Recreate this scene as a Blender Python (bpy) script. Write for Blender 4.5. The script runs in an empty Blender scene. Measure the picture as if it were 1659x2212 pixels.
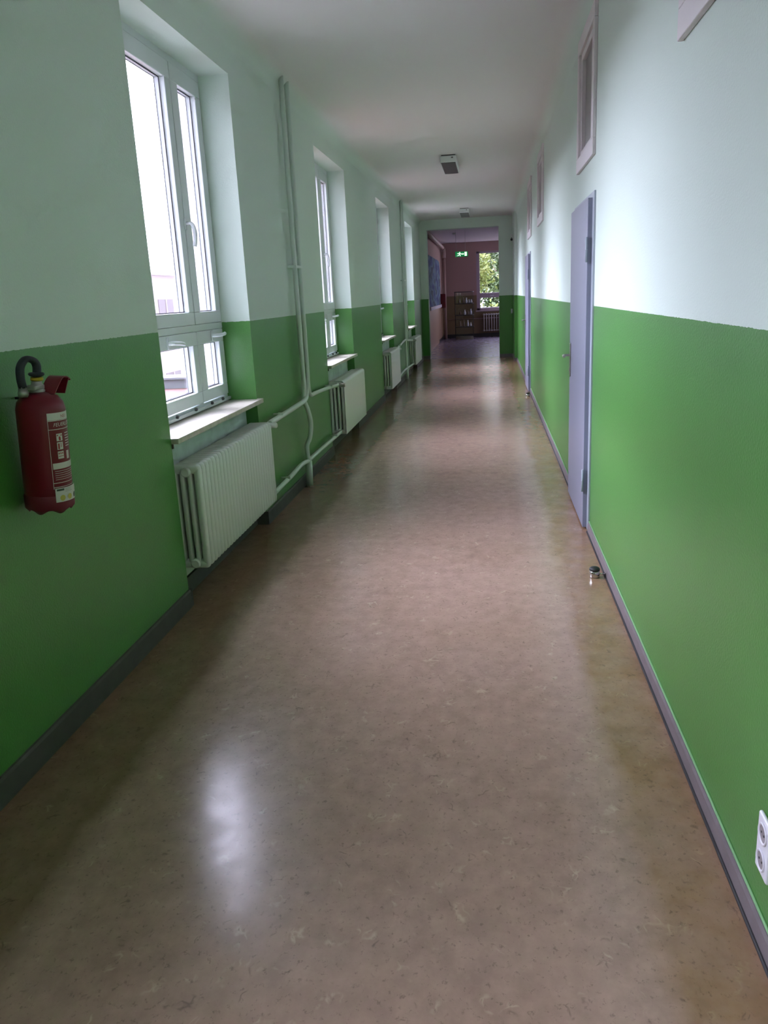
import bpy, bmesh, math, random
from mathutils import Vector, Matrix
random.seed(7)
scene = bpy.context.scene
COL = scene.collection
PI = math.pi
XL, XR, XW = -1.656, 0.655, -1.856      # left wall face, right wall face, window plane
CEIL, HP = 3.33, 1.479                  # ceiling height, top of the green dado
YN, YE, YE2, YB = -4.0, 20.5, 20.8, 30.0  # near end, end wall (front, back), far wall of the hall

# ------------------------------------------------------------------ materials
def newmat(name):
    m = bpy.data.materials.new(name); m.use_nodes = True
    nt = m.node_tree
    b = nt.nodes['Principled BSDF']
    return m, nt, b
def setin(b, **kw):
    for k, v in kw.items():
        k = k.replace('_', ' ')
        if k in b.inputs:
            b.inputs[k].default_value = v
def rgb(r, g, b): return (r, g, b, 1)
def N(nt, t, **kw):
    n = nt.nodes.new(t)
    for k, v in kw.items(): setattr(n, k, v)
    return n
def noise(nt, vec, scale, detail=3, rough=.5):
    n = N(nt, 'ShaderNodeTexNoise'); n.inputs['Scale'].default_value = scale
    n.inputs['Detail'].default_value = detail; n.inputs['Roughness'].default_value = rough
    nt.links.new(vec, n.inputs['Vector']); return n
def ramp(nt, fac, stops):
    r = N(nt, 'ShaderNodeValToRGB'); e = r.color_ramp.elements
    while len(e) < len(stops): e.new(.5)
    for el, (p, c) in zip(e, stops): el.position = p; el.color = c
    nt.links.new(fac, r.inputs['Fac']); return r
def mix(nt, fac, a, b, mode='MIX'):
    m = N(nt, 'ShaderNodeMix', data_type='RGBA', blend_type=mode)
    for i, v in ((0, fac), (6, a), (7, b)):
        if hasattr(v, 'links'): nt.links.new(v, m.inputs[i])
        else: m.inputs[i].default_value = v
    return m.outputs[2]
def math_(nt, op, a, b=0.0, c=None, clamp=False):
    m = N(nt, 'ShaderNodeMath', operation=op, use_clamp=clamp)
    for i, v in ((0, a), (1, b), (2, c)):
        if v is None: continue
        if hasattr(v, 'links'): nt.links.new(v, m.inputs[i])
        else: m.inputs[i].default_value = v
    return m.outputs[0]
def bump(nt, b, height, strength, dist):
    bp = N(nt, 'ShaderNodeBump'); bp.inputs['Strength'].default_value = strength
    bp.inputs['Distance'].default_value = dist
    nt.links.new(height, bp.inputs['Height']); nt.links.new(bp.outputs[0], b.inputs['Normal'])
def pos(nt):
    g = N(nt, 'ShaderNodeNewGeometry'); s = N(nt, 'ShaderNodeSeparateXYZ')
    nt.links.new(g.outputs['Position'], s.inputs[0]); return g.outputs['Position'], s

def plain(name, col, rough=.5, spec=.5, metal=0, var=0.0, bmp=0, bscale=60, **kw):
    m, nt, b = newmat(name)
    setin(b, Base_Color=rgb(*col), Roughness=rough, Specular_IOR_Level=spec, Metallic=metal, **kw)
    if var or bmp:
        tc = N(nt, 'ShaderNodeTexCoord')
        n = noise(nt, tc.outputs['Object'], bscale, 4)
        if var:
            c = [max(0, x * (1 - var)) for x in col]; d = [min(1, x * (1 + var)) for x in col]
            r = ramp(nt, n.outputs['Fac'], [(.3, rgb(*c)), (.7, rgb(*d))])
            nt.links.new(r.outputs[0], b.inputs['Base Color'])
        if bmp: bump(nt, b, n.outputs['Fac'], bmp, .002)
    return m

def wall_paint(name, up, low, split=HP, grain=1.0, low_rough=.34, ext=False):
    m, nt, b = newmat(name)
    P, s = pos(nt)
    w = noise(nt, P, 55, 2)
    line = math_(nt, 'MULTIPLY_ADD', w.outputs['Fac'], .008, split - .004)
    isup = math_(nt, 'GREATER_THAN', s.outputs['Z'], line)
    big = noise(nt, P, 1.1, 3)
    u = mix(nt, big.outputs['Fac'], rgb(*[c * .97 for c in up]), rgb(*up))
    l = mix(nt, big.outputs['Fac'], rgb(*[c * .90 for c in low]), rgb(*[c * 1.06 for c in low]))
    fine = noise(nt, P, 240, 2)
    f = ramp(nt, fine.outputs['Fac'], [(.30, rgb(.72, .72, .72)), (.42, rgb(1, 1, 1))])
    l2 = mix(nt, .6, l, f.outputs[0], 'MULTIPLY')
    col = mix(nt, isup, l2, u)
    if ext:      # the outer half of the wall is rendered, not painted
        col = mix(nt, math_(nt, 'LESS_THAN', s.outputs['X'], -1.93), col, rgb(.62, .57, .57))
    nt.links.new(col, b.inputs['Base Color'])
    r = math_(nt, 'MULTIPLY_ADD', isup, .85 - low_rough, low_rough)
    nt.links.new(r, b.inputs['Roughness'])
    sp = math_(nt, 'MULTIPLY_ADD', isup, -.4, .6)
    nt.links.new(sp, b.inputs['Specular IOR Level'])
    h = noise(nt, P, 130, 3)
    bump(nt, b, h.outputs['Fac'], .45 * grain, .003)
    return m

UP = (.64, .745, .665)
GREEN = (.070, .245, .046)
M = {}
M['wall'] = wall_paint('painted_plaster', UP, GREEN)
M['wall_outer'] = wall_paint('painted_plaster_outer_wall', UP, GREEN, ext=True)
M['hall_left'] = wall_paint('hall_plaster_left', (.42, .30, .26), (.55, .38, .26), 1.48)
M['hall_back'] = wall_paint('hall_plaster_back', (.42, .28, .26), (.22, .155, .08), 1.48)
M['ceil'] = plain('ceiling_white', (.76, .735, .70), .9, .2)
m_, nt_, b_ = newmat('ceiling_white_cove'); P__, s__ = pos(nt_)
l_ = N(nt_, 'ShaderNodeMapRange', interpolation_type='SMOOTHSTEP')
for i_, v_ in ((1, XL + .12), (2, XL + .01), (3, 0), (4, 1)): l_.inputs[i_].default_value = v_
nt_.links.new(s__.outputs['X'], l_.inputs[0])
r_ = N(nt_, 'ShaderNodeMapRange', interpolation_type='SMOOTHSTEP')
for i_, v_ in ((1, XR - .12), (2, XR - .01), (3, 0), (4, 1)): r_.inputs[i_].default_value = v_
nt_.links.new(s__.outputs['X'], r_.inputs[0])
nt_.links.new(mix(nt_, math_(nt_, 'ADD', l_.outputs[0], r_.outputs[0]), rgb(.76, .745, .72), rgb(*UP)), b_.inputs['Base Color'])
setin(b_, Roughness=.9, Specular_IOR_Level=.2); M['ceilcove'] = m_
M['hall_ceil'] = plain('hall_ceiling_white', (.62, .58, .60), .9, .2)
M['niche'] = plain('niche_whitewash', (.55, .62, .58), .8, .3, var=.12, bscale=9)
M['pvc'] = plain('white_plastic_frame', (.66, .71, .71), .33, .5)
M['gasket'] = plain('dark_rubber_gasket', (.05, .045, .06), .6)
M['white'] = plain('white_enamel', (.68, .72, .66), .3, .5, bmp=.06, bscale=90)
M['handle'] = plain('white_handle_plastic', (.74, .78, .80), .25)
M['screwm'] = plain('screw_metal', (.10, .10, .10), .4, metal=.6)
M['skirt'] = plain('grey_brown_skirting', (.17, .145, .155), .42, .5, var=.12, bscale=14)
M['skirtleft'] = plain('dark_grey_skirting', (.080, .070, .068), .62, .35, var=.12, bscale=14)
M['caulk'] = plain('pale_green_paint_edge', (.22, .45, .20), .4)
M['darkskirt'] = plain('black_skirting', (.03, .028, .03), .4)
M['door'] = plain('blue_grey_door_paint', (.235, .25, .325), .38, .5)
M['frame'] = plain('blue_grey_frame_paint', (.34, .39, .44), .4, .5)
M['doorgap'] = plain('door_gap_black', (.01, .01, .015), .8)
M['steel'] = plain('brushed_steel', (.55, .52, .48), .3, metal=1)
M['chrome'] = plain('polished_chrome', (.75, .75, .75), .12, metal=1)
M['rubber'] = plain('black_rubber', (.02, .02, .022), .5)
M['highframe'] = plain('white_wood_frame', (.70, .66, .66), .5)
M['highedge'] = plain('shaded_wood_edge', (.50, .48, .48), .5)
M['lamp'] = plain('white_lamp_housing', (.66, .70, .66), .4)
M['louvre'] = plain('dark_lamp_diffuser', (.10, .10, .095), .35)
M['red'] = plain('red_enamel', (.17, .006, .018), .36, .4)
M['redfoot'] = plain('dark_red_plastic', (.15, .008, .022), .5)
M['hose'] = plain('black_hose', (.010, .013, .02), .55, bmp=.3, bscale=300)
M['brass'] = plain('valve_metal', (.40, .40, .36), .4, metal=.7)
M['yellow'] = plain('yellow_seal', (.60, .42, .03), .5)
M['label'] = plain('pale_label', (.62, .60, .56), .5)
M['labelred'] = plain('label_red', (.33, .02, .03), .4)
M['labelgrey'] = plain('label_grey_text', (.35, .30, .29), .5)
M['seal'] = plain('olive_seal', (.48, .42, .08), .5)
M['darkseal'] = plain('dark_seal', (.05, .07, .05), .5)
M['socket'] = plain('white_socket_plastic', (.78, .77, .82), .3)
M['socketin'] = plain('grey_socket_recess', (.30, .27, .28), .5)
M['redbox'] = plain('dark_red_box', (.13, .008, .014), .4)
M['shelfdark'] = plain('dark_shelf_board', (.02, .02, .022), .4)
M['shelfbase'] = plain('olive_shelf_base', (.16, .15, .11), .5)
M['pottery'] = plain('pale_glazed_pottery', (.75, .78, .82), .2)
M['pottery2'] = plain('brown_glazed_pottery', (.22, .16, .12), .3)
M['pinkframe'] = plain('mauve_window_frame', (.42, .35, .40), .4)
M['hallrad'] = plain('grey_radiator_enamel', (.42, .40, .39), .4)
M['hallpipe'] = plain('pink_pipe_paint', (.42, .30, .27), .4)
M['hallledge'] = plain('pale_ledge_paint', (.60, .56, .62), .5)
M['signw'] = plain('sign_housing', (.5, .5, .5), .4)

# pipes: white below the dado line, mint above it
m, nt, b = newmat('painted_pipe'); P_, s_ = pos(nt)
isup = math_(nt, 'GREATER_THAN', s_.outputs['Z'], HP)
nt.links.new(mix(nt, isup, rgb(.62, .70, .60), rgb(*[c * .93 for c in UP])), b.inputs['Base Color'])
setin(b, Roughness=.35); M['pipe'] = m

# sill: pale board
m, nt, b = newmat('beige_sill_stone'); tc = N(nt, 'ShaderNodeTexCoord')
n = noise(nt, tc.outputs['Object'], 25, 5)
r = ramp(nt, n.outputs['Fac'], [(.3, rgb(.46, .42, .36)), (.7, rgb(.62, .58, .50))])
nt.links.new(r.outputs[0], b.inputs['Base Color']); setin(b, Roughness=.3); M['sill'] = m

# window glass: thin, clear, with the reflection of a real pane
def pane(name, tint=(1, 1, 1)):
    m = bpy.data.materials.new(name); m.use_nodes = True; nt = m.node_tree; nt.nodes.clear()
    o = N(nt, 'ShaderNodeOutputMaterial'); t = N(nt, 'ShaderNodeBsdfTransparent'); g = N(nt, 'ShaderNodeBsdfGlossy')
    g.inputs['Roughness'].default_value = .01; t.inputs['Color'].default_value = rgb(*tint)
    f = N(nt, 'ShaderNodeLayerWeight'); f.inputs['Blend'].default_value = .5
    fr = math_(nt, 'MULTIPLY_ADD', math_(nt, 'POWER', f.outputs['Facing'], 5.0), .95, .035)
    x = N(nt, 'ShaderNodeMixShader')
    nt.links.new(fr, x.inputs[0]); nt.links.new(t.outputs[0], x.inputs[1]); nt.links.new(g.outputs[0], x.inputs[2])
    nt.links.new(x.outputs[0], o.inputs[0]); return m
M['glass'] = pane('clear_pane')
M['cabglass'] = pane('cabinet_pane', (.86, .88, .88))
M['frost'] = plain('frosted_pane', (.27, .255, .25), .35, .5)

# linoleum floor
def lino(name, base, light, dark, stain_shade=True):
    m, nt, b = newmat(name); P, s = pos(nt)
    mp = N(nt, 'ShaderNodeMapping'); mp.inputs['Scale'].default_value = (1.0, .8, 1); nt.links.new(P, mp.inputs[0])
    V = mp.outputs[0]
    big = noise(nt, V, 2.2, 5, .6)
    mid = noise(nt, V, 14, 6, .65)
    c = mix(nt, ramp(nt, big.outputs['Fac'], [(.35, rgb(0, 0, 0)), (.65, rgb(1, 1, 1))]).outputs[0], rgb(*[x * .90 for x in base]), rgb(*[x * 1.06 for x in base]))
    c = mix(nt, ramp(nt, mid.outputs['Fac'], [(.35, rgb(0, 0, 0)), (.7, rgb(1, 1, 1))]).outputs[0], c, rgb(*[x * 1.26 for x in base]))
    # marbled flecks: distorted voronoi edges gated by noise
    dn = noise(nt, V, 9, 3)
    dv = N(nt, 'ShaderNodeVectorMath', operation='MULTIPLY_ADD')
    nt.links.new(dn.outputs['Color'], dv.inputs[0]); dv.inputs[1].default_value = (.25, .25, .25); nt.links.new(V, dv.inputs[2])
    def fleck(scale, thr, gate_scale, g0, g1):
        vo = N(nt, 'ShaderNodeTexVoronoi', feature='DISTANCE_TO_EDGE'); vo.inputs['Scale'].default_value = scale
        nt.links.new(dv.outputs[0], vo.inputs['Vector'])
        e = ramp(nt, vo.outputs['Distance'], [(0, rgb(1, 1, 1)), (thr, rgb(0, 0, 0))])
        g = noise(nt, V, gate_scale, 2)
        gr = ramp(nt, g.outputs['Fac'], [(g0, rgb(0, 0, 0)), (g1, rgb(1, 1, 1))])
        return math_(nt, 'MULTIPLY', e.outputs[0], gr.outputs[0])
    c = mix(nt, math_(nt, 'MULTIPLY', fleck(16, .10, 13, .60, .70), .60), c, rgb(*light))
    c = mix(nt, math_(nt, 'MULTIPLY', fleck(11, .06, 17, .62, .68), .55), c, rgb(*dark))
    sp = noise(nt, V, 60, 3, .7)
    c = mix(nt, ramp(nt, sp.outputs['Fac'], [(.30, rgb(.5, .5, .5)), (.42, rgb(0, 0, 0))]).outputs[0], c, rgb(*dark))
    rough = None
    if stain_shade:
        # ragged strips of worn polish and dirt by both walls; left adds painted shade
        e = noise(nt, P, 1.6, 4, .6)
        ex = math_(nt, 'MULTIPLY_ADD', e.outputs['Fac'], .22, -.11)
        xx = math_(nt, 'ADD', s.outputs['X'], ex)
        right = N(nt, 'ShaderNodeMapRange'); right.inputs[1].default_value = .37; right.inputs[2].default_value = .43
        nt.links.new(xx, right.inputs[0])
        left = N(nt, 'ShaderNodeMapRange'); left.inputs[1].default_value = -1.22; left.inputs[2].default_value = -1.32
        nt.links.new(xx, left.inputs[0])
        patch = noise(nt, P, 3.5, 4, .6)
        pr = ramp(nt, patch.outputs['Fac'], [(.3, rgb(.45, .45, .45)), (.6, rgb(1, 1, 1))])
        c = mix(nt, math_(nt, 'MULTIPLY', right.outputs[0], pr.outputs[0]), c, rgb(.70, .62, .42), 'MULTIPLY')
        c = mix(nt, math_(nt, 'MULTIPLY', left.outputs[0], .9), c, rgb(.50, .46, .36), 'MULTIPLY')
        wear = noise(nt, P, 1.3, 4, .6)
        w2 = ramp(nt, wear.outputs['Fac'], [(.40, rgb(0, 0, 0)), (.62, rgb(1, 1, 1))])
        c = mix(nt, math_(nt, 'MULTIPLY', w2.outputs[0], .35), c, rgb(.80, .76, .66), 'MULTIPLY')
    nt.links.new(c, b.inputs['Base Color'])
    rn = noise(nt, P, 7, 5, .65)
    rr = N(nt, 'ShaderNodeMapRange'); rr.inputs[1].default_value = .3; rr.inputs[2].default_value = .7
    rr.inputs[3].default_value = .165; rr.inputs[4].default_value = .27
    nt.links.new(rn.outputs['Fac'], rr.inputs[0]); nt.links.new(rr.outputs[0], b.inputs['Roughness'])
    setin(b, Specular_IOR_Level=.55)
    hb = noise(nt, P, 5, 3)
    bump(nt, b, hb.outputs['Fac'], .12, .004)
    return m
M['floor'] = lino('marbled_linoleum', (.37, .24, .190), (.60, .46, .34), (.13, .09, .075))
M['hall_floor'] = lino('hall_linoleum', (.27, .23, .34), (.40, .36, .45), (.11, .10, .14), False)

# exit sign face colours (it is a lit sign)
def emit(name, col, st):
    m, nt, b = newmat(name); setin(b, Base_Color=rgb(*col)); b.inputs['Emission Color'].default_value = rgb(*col)
    b.inputs['Emission Strength'].default_value = st; return m
M['signgreen'] = emit('lit_sign_green', (.006, .20, .055), .06)
M['signwhite'] = emit('lit_sign_white', (.55, .9, .6), .16)

# outdoors
M['facade'] = plain('pale_pink_render', (.62, .55, .55), .9)
M['facwin'] = plain('facade_window_glass', (.20, .15, .17), .3)
M['roofmetal'] = plain('grey_roof_metal', (.16, .17, .19), .6)
M['roofred'] = plain('red_brown_roof', (.09, .035, .03), .9)
M['groundm'] = plain('courtyard_paving', (.30, .29, .28), .9)
def leafm(name, a, bb):
    m, nt, b = newmat(name); P, s = pos(nt); n = noise(nt, P, 3.0, 3)
    r = ramp(nt, n.outputs['Fac'], [(.35, rgb(*a)), (.65, rgb(*bb))]); nt.links.new(r.outputs[0], b.inputs['Base Color'])
    setin(b, Roughness=.6); return m
M['leafbright'] = leafm('yellow_green_leaves', (.13, .20, .03), (.34, .38, .12))
M['leafdark'] = leafm('dark_green_leaves', (.035, .07, .02), (.12, .18, .06))
M['bark'] = plain('tree_bark', (.09, .07, .05), .9)

# mural of blue and grey shapes on the hall wall
m, nt, b = newmat('blue_mural_paint'); P_, s_ = pos(nt)
mp = N(nt, 'ShaderNodeMapping'); mp.inputs['Scale'].default_value = (1, .35, 1.1); nt.links.new(P_, mp.inputs[0])
n = noise(nt, mp.outputs[0], 2.4, 3)
r = ramp(nt, n.outputs['Fac'], [(.32, rgb(.02, .03, .09)), (.45, rgb(.08, .12, .25)), (.52, rgb(.15, .25, .30)), (.62, rgb(.05, .07, .10)), (.75, rgb(.16, .20, .26))])
nt.links.new(r.outputs[0], b.inputs['Base Color']); setin(b, Roughness=.8, Specular_IOR_Level=.2); M['mural'] = m

# ------------------------------------------------------------------ mesh helpers
def BM(): return bmesh.new()
def box(bm, x0, x1, y0, y1, z0, z1, mi=0, skip=()):
    v = [bm.verts.new((x, y, z)) for x in (x0, x1) for y in (y0, y1) for z in (z0, z1)]
    F = {'-x': (0, 1, 3, 2), '+x': (4, 6, 7, 5), '-y': (0, 4, 5, 1), '+y': (2, 3, 7, 6), '-z': (0, 2, 6, 4), '+z': (1, 5, 7, 3)}
    for k, idx in F.items():
        if k in skip: continue
        f = bm.faces.new([v[i] for i in idx]); f.material_index = mi
def bbox(bm, x0, x1, y0, y1, z0, z1, bev, seg=2, mi=0):
    """box with bevelled edges"""
    t = bmesh.new(); box(t, x0, x1, y0, y1, z0, z1)
    bmesh.ops.recalc_face_normals(t, faces=t.faces)
    bmesh.ops.bevel(t, geom=list(t.edges), offset=bev, segments=seg, profile=.5, affect='EDGES')
    merge(bm, t, mi)
def merge(bm, t, mi=0, mat=None):
    vm = {}
    for v in t.verts: vm[v] = bm.verts.new((mat @ v.co) if mat else v.co)
    for f in t.faces:
        try:
            g = bm.faces.new([vm[v] for v in f.verts]); g.material_index = mi; g.smooth = f.smooth
        except ValueError: pass
    t.free()
def frames(pts):
    pts = [Vector(p) for p in pts]; T = []
    for i in range(len(pts)):
        a = pts[max(0, i - 1)]; b_ = pts[min(len(pts) - 1, i + 1)]
        T.append((b_ - a).normalized())
    n = T[0].orthogonal().normalized(); out = []
    for i, t in enumerate(T):
        n = (n - t * n.dot(t))
        n = n.normalized() if n.length > 1e-6 else t.orthogonal().normalized()
        out.append((pts[i], n, t.cross(n)))
    return out
def tube(bm, pts, r, seg=12, mi=0, cap=True, flat=1.0):
    rs = r if isinstance(r, (list, tuple)) else [r] * len(pts)
    rings = []
    for (p, a, b_), rr in zip(frames(pts), rs):
        rings.append([bm.verts.new(p + a * math.cos(2 * PI * k / seg) * rr + b_ * math.sin(2 * PI * k / seg) * rr * flat) for k in range(seg)])
    for u, w in zip(rings, rings[1:]):
        for k in range(seg):
            f = bm.faces.new((u[k], u[(k + 1) % seg], w[(k + 1) % seg], w[k])); f.smooth = True; f.material_index = mi
    if cap:
        for rg, fl in ((rings[0], True), (rings[-1], False)):
            f = bm.faces.new(rg[::-1] if fl else rg); f.material_index = mi
def lathe(bm, prof, seg=32, mi=0, c=(0, 0, 0), wob=None):
    rings = []
    for r, z in prof:
        ring = []
        for k in range(seg):
            a = 2 * PI * k / seg; dz = wob(a, r, z) if wob else 0
            ring.append(bm.verts.new((c[0] + r * math.cos(a), c[1] + r * math.sin(a), c[2] + z + dz)))
        rings.append(ring)
    for u, w in zip(rings, rings[1:]):
        for k in range(seg):
            f = bm.faces.new((u[k], u[(k + 1) % seg], w[(k + 1) % seg], w[k])); f.smooth = True; f.material_index = mi
    for rg, fl in ((rings[0], True), (rings[-1], False)):
        f = bm.faces.new(rg[::-1] if fl else rg); f.material_index = mi
def smooth_path(pts, n=8):
    """Catmull-Rom through the points"""
    P = [Vector(p) for p in pts]; P = [P[0] * 2 - P[1]] + P + [P[-1] * 2 - P[-2]]; out = []
    for i in range(1, len(P) - 2):
        for k in range(n):
            t = k / n; a, b_, c, d = P[i - 1], P[i], P[i + 1], P[i + 2]
            out.append(.5 * ((2 * b_) + (c - a) * t + (2 * a - 5 * b_ + 4 * c - d) * t * t + (3 * b_ - a - 3 * c + d) * t ** 3))
    out.append(P[-2]); return out
def extrude_profile_y(bm, prof, y0, y1, mi=0, closed=True, smooth=False):
    a = [bm.verts.new((x, y0, z)) for x, z in prof]; b_ = [bm.verts.new((x, y1, z)) for x, z in prof]
    n = len(prof)
    for k in range(n if closed else n - 1):
        f = bm.faces.new((a[k], a[(k + 1) % n], b_[(k + 1) % n], b_[k])); f.material_index = mi; f.smooth = smooth
    if closed:
        bm.faces.new(a[::-1]).material_index = mi; bm.faces.new(b_).material_index = mi
def obj(name, bm, mats, parent=None, loc=(0, 0, 0), kind=None, label=None, cat=None, group=None, bevel=0, recalc=True):
    if recalc: bmesh.ops.recalc_face_normals(bm, faces=bm.faces)
    me = bpy.data.meshes.new(name); bm.to_mesh(me); bm.free()
    if not isinstance(mats, (list, tuple)): mats = [mats]
    for mm in mats: me.materials.append(M[mm])
    o = bpy.data.objects.new(name, me); COL.objects.link(o); o.location = loc
    if parent: o.parent = parent
    if bevel:
        md = o.modifiers.new('bevel', 'BEVEL'); md.width = bevel; md.segments = 2; md.limit_method = 'ANGLE'
    tag(o, label, cat, group, kind); return o
def tag(o, label=None, cat=None, group=None, kind=None):
    if label: o['label'] = label
    if cat: o['category'] = cat
    if group: o['group'] = group
    if kind: o['kind'] = kind
    return o
def thing(name, loc, label=None, cat=None, group=None, kind=None, rotz=0):
    o = bpy.data.objects.new(name, None); COL.objects.link(o); o.location = loc; o.rotation_euler = (0, 0, rotz)
    o.empty_display_size = .1
    return tag(o, label, cat, group, kind)
def copy_tree(o, parent=None):
    c = o.copy(); COL.objects.link(c); c.parent = parent
    for ch in [x for x in bpy.data.objects if x.parent is o]: copy_tree(ch, c)
    return c

# ------------------------------------------------------------------ the setting
WINS = [(-.45, 1.15), (3.95, 5.57), (8.21, 9.90), (12.62, 14.24), (16.92, 18.50)]
ZS, ZT = .90, 3.04           # underside of sills, window soffit
XO = -2.12
bm = BM()                    # left wall: piers, lintels, parapets behind the radiator niches
ys = [YN] + [v for w in WINS for v in w] + [YE2]
for i in range(0, len(ys), 2): box(bm, XO, XL, ys[i], ys[i + 1], 0, CEIL + .1)
for a, c in WINS:
    box(bm, XO, XL, a, c, ZT, CEIL + .1)
    box(bm, XO, -1.745, a, c, 0, ZS, 1)
obj('wall_left', bm, ['wall_outer', 'niche'], kind='structure', label='left corridor wall, mint above bright green, pierced by tall windows', recalc=False)

DOORS = [(5.29, 6.44), (13.0, 14.2)]
HIGH = [(2.00, 3.03), (5.40, 6.22), (10.15, 11.05), (12.85, 13.75)]
bm = BM()
cells = sorted([(a, c, 0, 2.16) for a, c in DOORS] + [])
# right wall: door openings below, small high windows above
segs = [YN, 5.29, 6.44, 13.0, 14.2, YE2]
for i in range(0, 6, 2): box(bm, XR, XR + .3, segs[i], segs[i + 1], 0, 2.30)
for a, c in DOORS: box(bm, XR, XR + .3, a, c, 2.16, 2.30)
hy = [YN] + [v for w in HIGH for v in w] + [YE2]
for i in range(0, len(hy), 2): box(bm, XR, XR + .3, hy[i], hy[i + 1], 2.30, CEIL + .1)
for a, c in HIGH:
    box(bm, XR, XR + .3, a, c, 2.30, 2.42); box(bm, XR, XR + .3, a, c, 3.16, CEIL + .1)
obj('wall_right', bm, 'wall', kind='structure', label='right corridor wall, pale mint above bright green', recalc=False)
bm = BM(); box(bm, .595, XR + .001, 19.2, YE, 0, CEIL + .05)
obj('trim_1', bm, 'wall', kind='structure', label='shallow pier at the far right corner of the corridor', recalc=False)

bm = BM()                    # end wall with the wide opening
box(bm, XL - .4, -1.475, YE, YE2, 0, CEIL + .1)
box(bm, .262, 4.0, YE, YE2, 0, CEIL + .1)
box(bm, -1.475, .262, YE, YE2, 3.10, CEIL + .1)
obj('wall_end', bm, 'wall', kind='structure', label='green end wall with a wide opening into the hall', recalc=False)
bm = BM(); box(bm, XL - .4, XR + .3, YN - .3, YN, 0, CEIL + .1)
obj('wall_near', bm, 'wall', kind='structure', recalc=False)

bm = BM()                    # ceiling with coved edges
R = .13; prof = []
for k in range(7):
    a = PI - k * PI / 12; prof.append((XL + R + R * math.cos(a), CEIL - R + R * math.sin(a)))
for k in range(7):
    a = PI / 2 - k * PI / 12; prof.append((XR - R + R * math.cos(a), CEIL - R + R * math.sin(a)))
n_ = len(prof)               # cove, flat ceiling, cove; the slab above closes it
a_ = [bm.verts.new((x, YN, z)) for x, z in prof]; b2 = [bm.verts.new((x, YE, z)) for x, z in prof]
for k in range(n_ - 1):
    f = bm.faces.new((a_[k], a_[k + 1], b2[k + 1], b2[k])); f.smooth = True
obj('ceiling', bm, 'ceilcove', kind='structure', label='plain white corridor ceiling', recalc=False)
bm = BM(); box(bm, XL - .46, XR + .3, YN - .3, YE2, CEIL + .004, CEIL + .4)
obj('ceiling_slab', bm, 'ceil', kind='structure')

bm = BM(); box(bm, XL - .46, XR + .3, YN - .3, 20.62, -.25, 0)
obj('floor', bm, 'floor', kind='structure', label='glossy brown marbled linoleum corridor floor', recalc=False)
bm = BM(); box(bm, XL - .46, 4.3, 20.62, YB + .3, -.25, 0)
obj('floor_hall', bm, 'hall_floor', kind='structure', label='purple-grey hall floor beyond the opening', recalc=False)

# skirting: a short profile with a rounded top, a dark sealant bead at the floor on the right
def skirt_right(name, spans, mat='skirt'):
    bm = BM()
    for a, c in spans:
        extrude_profile_y(bm, [(XR, 0), (XR - .016, 0), (XR - .013, .055), (XR - .008, .066), (XR, .068)], a, c)
        tube(bm, [(XR - .003, a, .071), (XR - .003, c, .071)], .0045, 6, 1)
    obj(name, bm, [mat, 'caulk'], kind='structure', label='low grey-brown skirting along the right wall')
skirt_right('baseboard_right', [(YN, 5.29), (6.44, 13.0), (14.2, 19.2)])
bm = BM()
for a, c in [(YN, 5.28), (6.45, 12.99)]:
    tube(bm, [(XR - .017, a, .004), (XR - .017, c, .004)], .006, 8)
obj('trim_2', bm, 'rubber', kind='structure', label='thin black sealant bead below the right skirting')
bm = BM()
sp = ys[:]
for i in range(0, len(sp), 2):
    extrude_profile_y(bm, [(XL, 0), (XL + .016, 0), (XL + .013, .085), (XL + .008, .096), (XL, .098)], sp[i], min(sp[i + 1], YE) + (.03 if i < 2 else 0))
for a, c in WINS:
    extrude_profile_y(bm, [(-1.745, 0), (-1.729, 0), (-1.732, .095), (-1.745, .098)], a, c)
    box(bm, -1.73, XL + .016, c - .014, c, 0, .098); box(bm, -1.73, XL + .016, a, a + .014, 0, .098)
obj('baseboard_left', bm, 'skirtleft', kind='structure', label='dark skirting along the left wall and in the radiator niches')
bm = BM(); box(bm, XL + .016, -1.475, YE - .015, YE, 0, .095); box(bm, .262, .595, YE - .015, YE, 0, .07); box(bm, .585, XR - .016, 19.185, 19.2, 0, .07); box(bm, .58, .595, 19.185, YE - .015, 0, .07)
obj('baseboard_end', bm, 'skirt', kind='structure')

# hall beyond the opening
bm = BM(); box(bm, XL - .3, XL, YE2, YB + .3, 0, CEIL + .1)
obj('wall_hall_left', bm, 'hall_left', kind='structure', label='pink-brown left wall of the hall', recalc=False)
HW = [(-.42, 1.30), (2.1, 3.7)]; HZ0, HZ1 = .93, 2.98
bm = BM()
hx = [XL - .3, -.42, 1.30, 2.1, 3.7, 4.3]
for i in range(0, 6, 2): box(bm, hx[i], hx[i + 1], YB, YB + .3, 0, CEIL + .1)
for a, c in HW: box(bm, a, c, YB, YB + .3, HZ1, CEIL + .1); box(bm, a, c, YB, YB + .3, 0, HZ0)
obj('wall_hall_back', bm, 'hall_back', kind='structure', label='brown far wall of the hall with ochre lower half', recalc=False)
bm = BM(); box(bm, 4.0, 4.3, YE2, 26.0, 0, CEIL + .1); box(bm, 4.0, 4.3, 28.2, YB, 0, CEIL + .1)
box(bm, 4.0, 4.3, 26.0, 28.2, 0, .95); box(bm, 4.0, 4.3, 26.0, 28.2, 2.98, CEIL + .1)
obj('wall_hall_right', bm, 'hall_left', kind='structure', recalc=False)
bm = BM(); box(bm, XL - .3, 4.3, YE2, YB + .3, CEIL - .02, CEIL + .3)
obj('ceiling_hall', bm, 'hall_ceil', kind='structure', label='mauve-grey hall ceiling', recalc=False)
bm = BM(); box(bm, XL, 4.0, YB - .02, YB, 0, .13); box(bm, XL, XL + .015, 27.5, YB - .02, 0, .10)
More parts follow.
